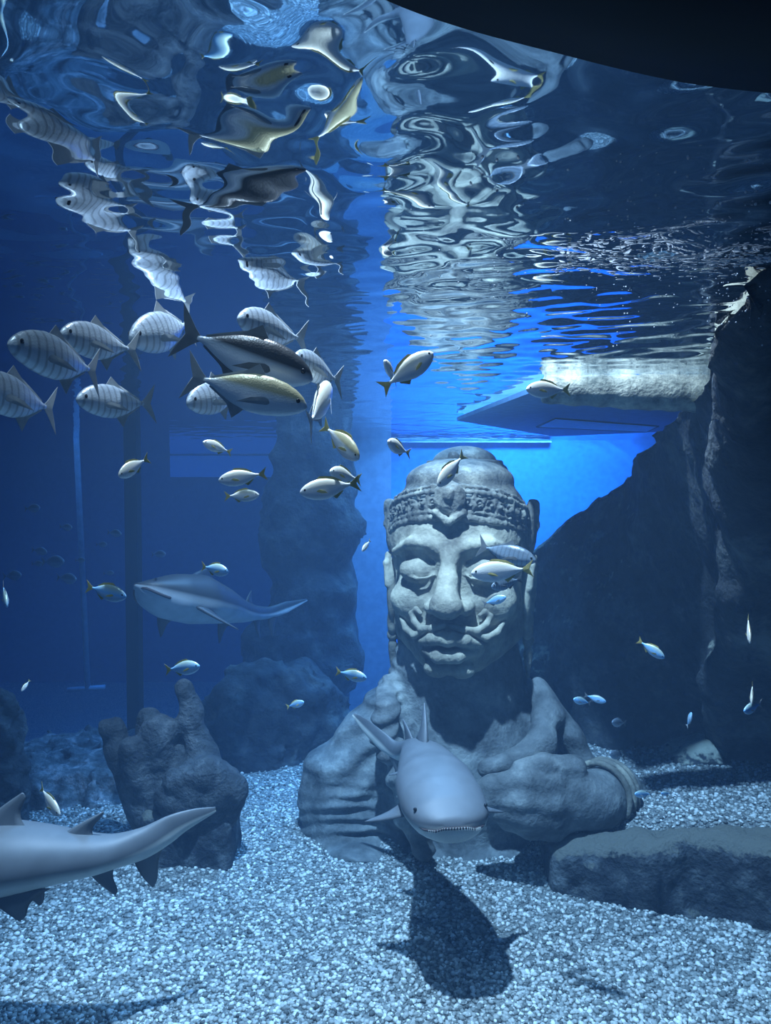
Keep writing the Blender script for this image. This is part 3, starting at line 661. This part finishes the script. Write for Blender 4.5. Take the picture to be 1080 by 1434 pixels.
def side_mouth(root, at):
    pts = []
    for sv, k in ((.15, 1), (.12, 1), (.085, 1), (.055, 1), (.035, .6), (.03, 0), (.035, -.6), (.055, -1), (.085, -1), (.12, -1), (.15, -1)):
        p, t, sd, u = at(sv); w, h = [np.interp(sv, [0, .03, .07, .13, .22], q) for q in ([.012, .055, .10, .15, .20], [.012, .035, .07, .12, .16])]
        pts.append(p+sd*w*k*.87-u*h*.52)
    V, F = tube(catmull(pts, 30), .010, 8); mesh_obj('mouth', V, F, M['mouth'], root)
# tail half of a shark passing on the left, its head beyond the frame
ls = [P(-470, 1235, 3.05), P(-330, 1232, 3.1), P(-190, 1222, 3.15), P(-60, 1208, 3.2), P(60, 1200, 3.25), P(140, 1196, 3.3), P(200, 1180, 3.36), P(252, 1152, 3.42), P(302, 1133, 3.5)]
shark('shark', 'pale grey shark passing at the left edge with only its tail half in view', ls, 2.2,
      [(0, .03, .02, .02), (.04, .10, .07, .07), (.15, .19, .17, .16), (.3, .22, .19, .18), (.45, .18, .155, .14), (.56, .12, .105, .095), (.66, .075, .075, .07), (.74, .045, .07, .075), (.84, .02, .06, .065), (.94, .009, .035, .035), (1, .004, .012, .014)],
      [(.19, .27, .17, -.09, -1, .38, -.18, .25, .25, .05), (.19, .27, .17, -.09, 1, .38, -.18, .25, .25, .05),
       (.40, .475, 0, .13, 1, 0, .16, .20, .35, .035), (.52, .61, 0, .075, 1, 0, .12, .20, .3, .03),
       (.43, .53, .10, -.09, -1, .03, -.20, .13, .3, .03), (.43, .53, .10, -.09, 1, .03, -.12, .13, .3, .03), (.585, .665, 0, -.05, 1, 0, -.14, .14, .4, .025),
       (.71, .83, 0, -.03, 1, 0, -.19, .06, .35, .025)],
      [], eye=(.06, .115, .04, .016))
# shark in the middle distance
ms = [P(189, 818, 4.9), P(212, 826, 5.0), P(246, 836, 5.2), P(284, 845, 5.45), P(318, 852, 5.75), P(348, 858, 6.0), P(376, 858, 6.3), P(402, 850, 6.5), P(430, 840, 6.7)]
shark('shark', 'shark with shade-darkened back and pale belly in the left middle distance', ms, 1.8,
      [(0, .012, .008, .012), (.03, .055, .022, .035), (.07, .10, .045, .07), (.13, .15, .08, .12), (.22, .20, .15, .16), (.34, .225, .20, .16), (.45, .19, .15, .13), (.55, .12, .10, .10), (.66, .06, .065, .06), (.75, .035, .05, .05), (.87, .012, .05, .05), (1, .004, .01, .01)],
      [(.25, .34, .16, -.08, -1, .16, -.14, .22, .25, .04), (.25, .34, .16, -.08, 1, .22, -.16, .22, .25, .04),
       (.27, .47, 0, .11, 1, 0, .20, .34, .30, .045), (.60, .66, 0, .06, 1, 0, .13, .10, .3, .03), (.50, .57, .08, -.08, -1, .06, -.17, .10, .3, .03), (.65, .70, 0, -.05, 1, 0, -.16, .10, .3, .03), (.74, .82, 0, -.03, 1, 0, -.18, .04, .3, .03)],
      [], up=(0, .42, .9), eye=(.085, .095, .045, .009), mouth=side_mouth, skin='shark_shaded')

# ------------------------------------------------------------------ fish
def plate(poly, t=.008, y0=0, tilt=None):
    poly = np.array(poly, float); n = len(poly); c = poly.mean(0)
    V = [(x, y0+t*.25, z) for x, z in poly]+[(x, y0-t*.25, z) for x, z in poly]+[(c[0], y0+t, c[1]), (c[0], y0-t, c[1])]; F = []
    for i in range(n):
        k = (i+1) % n; F += [(i, k, 2*n), (n+k, n+i, 2*n+1), (i, n+i, n+k, k)]
    return np.array(V), F
def fish_shapes(kind, bend):
    """meshes in the fish's own space: nose +x, back +z, length one"""
    if kind == 'jack': x = [.5, .485, .45, .39, .30, .18, .05, -.08, -.20, -.28, -.34]; hu = [.004, .035, .072, .112, .145, .163, .155, .118, .066, .028, .017]; hl = [.006, .030, .060, .094, .126, .150, .155, .125, .070, .028, .017]; w = [.004, .022, .040, .056, .070, .076, .070, .052, .030, .016, .012]
    else: x = [.5, .485, .45, .39, .30, .18, .05, -.08, -.20, -.27, -.33]; hu = [.004, .034, .070, .110, .146, .168, .158, .120, .066, .032, .022]; hl = [.006, .036, .072, .112, .150, .174, .168, .126, .070, .032, .022]; w = [.004, .020, .036, .052, .064, .068, .062, .048, .030, .018, .013]
    xs = np.array(x)[::-1]; tt = np.linspace(.5, xs[0], 30); tt = .5-(.5-xs[0])*np.linspace(0, 1, 30)**1.25
    rg = []
    for q in tt:
        a, b, c = [np.interp(q, xs, np.array(v)[::-1]) for v in (hu, hl, w)]
        th = np.linspace(0, 2*math.pi, 18, endpoint=False); cs, sn = np.cos(th), np.sin(th)
        rg.append(np.stack([np.full(18, q), c*cs*np.abs(cs)**.15, np.where(sn > 0, a, b)*sn], 1))
    B = rings([r[::-1] for r in rg])
    tl = [(-.32, .018), (-.37, .06), (-.44, .135), (-.50, .195), (-.475, .11), (-.445, .035), (-.43, 0), (-.445, -.035), (-.475, -.11), (-.50, -.195), (-.44, -.135), (-.37, -.06), (-.32, -.018)] if kind == 'jack' else \
         [(-.31, .02), (-.37, .05), (-.44, .10), (-.50, .145), (-.465, .07), (-.435, 0), (-.465, -.07), (-.50, -.145), (-.44, -.10), (-.37, -.05), (-.31, -.02)]
    if kind == 'jack':
        df = [(.13, .155), (.06, .235), (.02, .18), (-.06, .15), (-.20, .085), (-.29, .04), (-.28, .02), (-.1, .09), (.05, .14)]
        af = [(.02, -.145), (-.06, -.235), (-.08, -.165), (-.16, -.11), (-.29, -.04), (-.28, -.02), (-.1, -.09)]
        pf = [(.24, -.02), (.17, -.005), (.07, -.03), (-.03, -.09), (.09, -.075), (.2, -.06)]
    else:
        df = [(.24, .14), (.15, .205), (.05, .195), (-.08, .165), (-.2, .09), (-.19, .05), (-.05, .09), (.1, .12)]
        af = [(-.02, -.14), (-.08, -.19), (-.2, -.09), (-.19, -.05), (-.08, -.09)]
        pf = [(.26, -.02), (.2, 0), (.12, -.03), (.08, -.07), (.17, -.06)]
    out = {'body': B, 'tail_fin': plate(tl, .006), 'dorsal_fin': plate(df, .005), 'anal_fin': plate(af, .005)}
    for i, s in enumerate((-1, 1)):
        V, F = plate(pf, .003); V[:, 1] += s*(.062+(.25-V[:, 0])*.22); out['pectoral_fin%d' % i] = (V, F)
        ez = .035 if kind == 'jack' else .03; ew = np.interp(.425, xs, np.array(w)[::-1])
        out['eye%d' % i] = sphere((.425, s*ew*.93, ez), (.018, .008, .018), 6, 10)
    for k, (V, F) in out.items():
        V = np.array(V, float); f = np.clip(.25-V[:, 0], 0, 1); V[:, 1] += bend*f*f; out[k] = (V, F)
    return out
_cache = {}
def fish_mesh(kind, bend, part, mat):
    key = (kind, bend, part, mat)
    if key not in _cache:
        V, F = fish_shapes(kind, bend)[part]; me = bpy.data.meshes.new(part.rstrip('01')); me.from_pydata(V.tolist(), [], [tuple(f) for f in F]); me.update()
        if 'fin' not in part: me.polygons.foreach_set('use_smooth', [True]*len(me.polygons))
        me.materials.append(M[mat]); _cache[key] = me
    return _cache[key]
def fish(label, nose, tail, d, size, kind='small', skin='silver', fin='fin_yellow', toward=0, bend=0.0, roll=0.0, group=None, parts=True, name=None):
    n = P(*nose, d); t = P(*tail, d); lat = np.linalg.norm(n-t); dd = math.sqrt(max(size**2-lat**2, 0)) if toward else 0
    n = P(*nose, d-dd/2*toward); t = P(*tail, d+dd/2*toward)
    f = n-t; L = np.linalg.norm(f); f /= L; up = np.array([0, 0, 1.0])
    if abs(f[2]) > .9: up = np.array([0, -.6, .8])
    side = np.cross(up, f); side /= np.linalg.norm(side); u = np.cross(f, side)
    if roll: cr, sr = math.cos(roll), math.sin(roll); side, u = side*cr+u*sr, u*cr-side*sr
    name = name or ('trevally' if kind == 'jack' else 'fish')
    root = bpy.data.objects.new(name, None); COL.objects.link(root); root.empty_display_size = .1
    Mx = Matrix(((f[0], side[0], u[0]), (f[1], side[1], u[1]), (f[2], side[2], u[2])))
    root.location = tuple((n+t)/2); root.rotation_euler = Mx.to_euler(); root.scale = (L, L, L)
    tag(root, label, 'fish', group)
    lst = [('body', skin), ('tail_fin', fin)]
    if parts: lst += [('dorsal_fin', fin), ('anal_fin', fin), ('pectoral_fin0', fin), ('pectoral_fin1', fin), ('eye0', 'eye'), ('eye1', 'eye')]
    for p, m in lst:
        o = bpy.data.objects.new(p.rstrip('01'), fish_mesh(kind, bend, p, m)); COL.objects.link(o); o.parent = root
    return root
J = dict(kind='jack', skin='jack', fin='fin_grey', group='trevallies in the shoal at upper left')
fish('silver barred trevally facing left, nearest the left edge, mouth visible, full body in view', (11, 482), (150, 522), 1.9, 0.43, toward=1, bend=-.12, **J)
fish('barred trevally overlapped by the left-facing trevally nearest the left edge', (84, 468), (190, 492), 2.15, 0.38, toward=1, bend=.1, **J)
fish('barred trevally cut off by the left edge, its tail fork pointing down', (-48, 538), (88, 575), 1.95, 0.43, toward=1, bend=-.1, **J)
fish('small barred trevally facing left, just below the others, beside the dark post', (107, 560), (213, 566), 2.3, 0.38, toward=1, bend=.08, **J)
fish('blunt-faced trevally facing left, behind the tail of the dark-backed trevally', (182, 476), (278, 452), 2.48, 0.45, toward=1, bend=-.1, **J)
J2 = dict(J)
J2.update(skin='jack_dark', fin='fin_dark'); fish('large dark-backed trevally facing right, upper of the two big ones', (438, 532), (246, 462), 2.12, 0.50, roll=R(8), **J2)
J2.update(skin='jack_olive', fin='fin_grey'); fish('large olive-backed trevally facing right, just under the dark-backed one', (430, 571), (258, 524), 1.95, 0.45, roll=R(6), **J2)
fish('pale trevally half hidden above the back of the dark-backed trevally', (333, 446), (424, 478), 2.46, 0.40, toward=1, bend=.12, **J)
fish('trevally peeping out below the tail of the olive-backed trevally', (262, 566), (345, 545), 2.5, 0.38, toward=1, **J)
fish('trevally behind the snout of the dark-backed trevally, tail to the right', (412, 500), (474, 536), 2.6, 0.35, toward=1, bend=.1, **J)
J3 = dict(J); J3.update(skin='silver'); fish('silver trevally nosing upward just right of the olive-backed trevally', (462, 540), (432, 598), 2.45, 0.30, toward=-1, **J3)
S = dict(group='small silver fish around the statue and shoal')
fish('pale silver fish rising to the right in bright blue water above the statue', (607, 494), (534, 545), 2.2, .19, toward=-1, bend=.08, **S)
fish('small silver fish tucked behind the rising pale fish', (538, 505), (556, 536), 2.5, .14, toward=1, **S)
fish('silver fish facing left across the end of the pale log', (737, 545), (798, 546), 2.7, .17, toward=1, bend=.06, **S)
fish('small rounded silver fish near the white waterline left of the headdress', (543, 618), (571, 636), 2.6, .15, toward=1, bend=.15, **S)
fish('olive-backed silver fish diving right, near the bright wall edge', (503, 643), (454, 594), 2.2, .18, toward=1, bend=-.08, skin='jack_olive', **S)
fish('blurred silver fish hanging just under the diving olive-backed one', (462, 660), (500, 672), 2.4, .16, toward=1, bend=.2, **S)
fish('silver fish facing left with yellow tail, left of the headdress', (420, 690), (504, 676), 2.2, .19, toward=1, bend=.06, **S)
fish('small silver fish facing left below the pale glowing panel on the far wall', (284, 619), (325, 634), 2.4, .12, toward=1, **S)
fish('silver fish with yellow tail facing left, directly above a smaller one', (306, 673), (374, 663), 2.2, .15, toward=1, bend=.05, **S)
fish('smaller silver fish facing right, directly under a silver one facing left', (363, 693), (314, 695), 2.3, .11, toward=1, **S)
fish('rounded silver fish with raised yellow tail in front of the dark post', (166, 667), (206, 641), 2.1, .14, toward=1, bend=.12, **S)
fish('silver fish angled downward in front of the top of the headdress', (613, 681), (650, 635), 2.9, .18, toward=1, bend=.06, **S)
fish('bright silver fish facing left across the right cheek of the statue', (660, 803), (747, 796), 2.9, .25, bend=.04, **S)
fish('dusky larger fish facing right in front of the right eye of the statue', (751, 786), (668, 764), 3.3, .30, kind='jack', skin='shadefish', fin='fin_dark', toward=1, bend=.06, name='fish')
fish('dark blue fish half hidden under the bright silver one on the cheek', (688, 822), (732, 810), 3.4, .17, skin='shadefish', fin='fin_dark', toward=1)
fish('small blue fish low on the right cheek of the statue', (709, 836), (676, 846), 3.5, .13, skin='blue', fin='fin_dark', toward=1)
B = dict(skin='blue', group='blue fish with yellow tails')
fish('blue yellow-tailed fish facing right between the pale pole and the dark post', (177, 836), (120, 821), 2.3, .14, toward=1, **B)
fish('blue yellow-tailed fish just above the back of the middle-distance shark', (320, 801), (282, 793), 2.6, .12, toward=1, **B)
fish('blue yellow-tailed fish above the raised finger of the stone hand', (280, 933), (231, 938), 2.5, .13, toward=1, **B)
fish('blue yellow-tailed fish left of the statue chin, above its shoulder', (514, 950), (470, 940), 2.7, .13, toward=1, **B)
fish('faint blue fish over the reef mound left of the statue shoulder', (426, 983), (401, 990), 3.6, .10, toward=1, **B)
fish('blue fish slanting down to the right before the dark rock slope', (931, 922), (893, 896), 2.6, .13, toward=1, **B)
fish('pale fish hanging tail up near the right edge, uppermost there', (1051, 901), (1047, 863), 2.5, .12, toward=1, bend=.03, skin='silver')
fish('small fish hanging tail up near the right edge, just above a curled one', (1053, 986), (1054, 957), 2.7, .10, toward=1, skin='silver')
fish('small curled blue fish below the tail-up one near the right edge', (1042, 996), (1067, 985), 2.7, .10, toward=1, skin='blue', fin='fin_grey')
fish('tiny blue fish nose up above the rounded boulder', (969, 998), (962, 1018), 3.2, .08, toward=1, skin='blue', fin='fin_grey')
fish('faint blue fish right of the statue shoulder, rear one of a pair', (803, 979), (828, 985), 4.0, .11, toward=1, skin='blue', fin='fin_dark')
fish('faint blue fish right of the statue shoulder, leading one of a pair', (849, 983), (818, 973), 3.8, .13, toward=1, skin='blue', fin='fin_dark')
fish('dim rounded fish right of the statue shoulder, below the pair', (857, 1011), (877, 1013), 4.0, .12, toward=1, skin='shadefish', fin='fin_dark')
fish('dim rounded fish right of the robe, low against the rock slope', (854, 1055), (876, 1060), 4.0, .12, toward=1, skin='shadefish', fin='fin_dark')
fish('faint blue fish by the bracelet edge, low over the gravel bank', (889, 1112), (914, 1112), 3.7, .10, toward=1, skin='blue', fin='fin_grey')
fish('tiny faint blue fish over the gravel bank, between bracelet and boulder', (926, 1111), (940, 1111), 3.8, .06, toward=1, skin='blue', fin='fin_grey')
fish('bright blue fish cut by the left edge, nose down', (10, 850), (4, 818), 2.4, .11, toward=1, skin='blue', fin='fin_grey')
fish('silver yellow-tailed fish swimming forward over the rubble ledge at left', (84, 1142), (54, 1102), 2.6, .155, toward=1, bend=.08)
fish('small silver fish over the dark rock stack at the left edge', (30, 968), (42, 952), 3.5, .08, toward=1)
fish('small pale fish beside the left headdress flange', (507, 772), (519, 756), 3.6, .09, toward=1)
for (x, y, l) in [(45, 712, 22), (92, 738, 18), (160, 747, 20), (142, 764, 16), (55, 771, 22), (74, 785, 32), (17, 805, 26), (93, 809, 28), (222, 777, 20), (152, 803, 15), (52, 789, 16), (112, 786, 14)]:
    r_ = random.random(); fish('faint small blue fish in the distant school at far left', (x+l/2, y+random.uniform(-2, 3)), (x-l/2, y+random.uniform(-2, 2)), 6.5+r_, l*.0085, skin='shadefish', fin='fin_dark', toward=1, parts=False, group='distant school at far left')

# ------------------------------------------------------------------ platform, log, post, pole, far glowing panel
def platform():
    z = CAMZ+.545; at = lambda px, py: (lambda d: P(px, py, d))(.545*FPX/(680.5-py))
    c = [at(640, 590), at(757, 546), at(1100, 556), at(1100, 598), at(775, 612)]
    c = [np.array([q[0], q[1], z]) for q in c]
    h = [np.array([q[0], q[1], z]) for q in (at(752, 598), at(778, 586), at(922, 597), at(905, 605))]
    root = empty('platform', c[0], 'blue grey triangular panel with a slim hatch beneath the surface behind the pale log', 'platform')
    n = len(c); V = c+[q+np.array([0, 0, .03]) for q in c]; F = [tuple(range(n)), tuple(range(2*n-1, n-1, -1))]+[(i, i+n, (i+1) % n+n, (i+1) % n) for i in range(n)]
    mesh_obj('panel', V, F, M['platform'], root, False)
    V, F = tube([h[0], h[1], h[2], h[3], h[0]], .012, 6); mesh_obj('hatch_frame', V, F, M['post'], root)
    h2 = [q-np.array([0, 0, .006]) for q in h]; V = h2+[q+np.array([0, 0, .004]) for q in h2]
    mesh_obj('hatch', V, [(0, 1, 2, 3), (7, 6, 5, 4), (0, 4, 5, 1), (1, 5, 6, 2), (2, 6, 7, 3), (3, 7, 4, 0)], plain('pale_hatch', (.30, .55, .85, 1), .7), root, False)
platform()
pts = [P(x, 546+(x-770)*.022, 4.1) for x in np.linspace(762, 1030, 30)]
V, F = tube(pts, [.075+.03*min(1, i/20)+.004*math.sin(i*1.7) for i in range(30)], 20)
nz = np.stack([fbm(V*9, 3, 80+s) for s in range(3)], 1)*.006
tag(mesh_obj('log', V+nz, F, M['log']), 'pale weathered log lying level under the surface at right', 'log')
a = P(182, 640, 7.8)
V, F = boxm((a[0]-.065, 7.8, -1.2), (a[0]+.065, 7.95, 4.0)); struct(mesh_obj('trim_3', V, F, M['post'], smooth=False))
pr = P(123, 965, 9.4); pt = P(105, 575, 9.4); pole = empty('pole', pr, 'thin pale pole with a crossbar foot in the dark water at left', 'pole')
V, F = tube([pr, pt], .035, 10); mesh_obj('shaft', V, F, M['pale'], pole)
V, F = tube([P(95, 966, 9.4), P(147, 962, 9.4)], .03, 10); mesh_obj('crossbar', V, F, M['pale'], pole)
a = P(238, 642, 14.5); b = P(400, 668, 14.5)
V, F = boxm((a[0], 14.5, b[2]), (b[0], 14.6, WATER-.02)); struct(mesh_obj('glow_panel_1', V, F, glow('pale_glow', (.10, .26, .60, 1), .22), smooth=False))  # faintly glowing panel added for the pale patch on the far wall
# ------------------------------------------------------------------ foam and bubbles at the surface on the right
def foam():
    parts = []
    for i in range(650):
        x = rng.uniform(.45, 1.25); y = 1.95+.25*(x-.8)*-.6+rng.normal(0, .06)+.03*math.sin(x*9)
        s = rng.uniform(.0012, .0035); parts.append(sphere((x, y, WATER-.012-rng.random()*.01), (s*rng.uniform(1, 5), s, s*.6), 4, 6))
    V, F = join(parts); tag(mesh_obj('foam', V, F, M['foam']), 'streak of white foam under the water surface at upper right', 'foam', kind='stuff')
    parts = []
    for i in range(130):
        px = rng.uniform(560, 1080) if i < 60 else rng.uniform(820, 1080); d = rng.uniform(1.4, 2.6); ysurf = 680-626/d
        p = P(px, ysurf+abs(rng.normal(0, 22))+4, d); parts.append(sphere(p, rng.uniform(.0012, .0032), 5, 7))
    V, F = join(parts); tag(mesh_obj('bubbles', V, F, M['foam']), 'tiny white bubbles scattered beneath the surface at upper right', 'bubbles', kind='stuff')
foam()
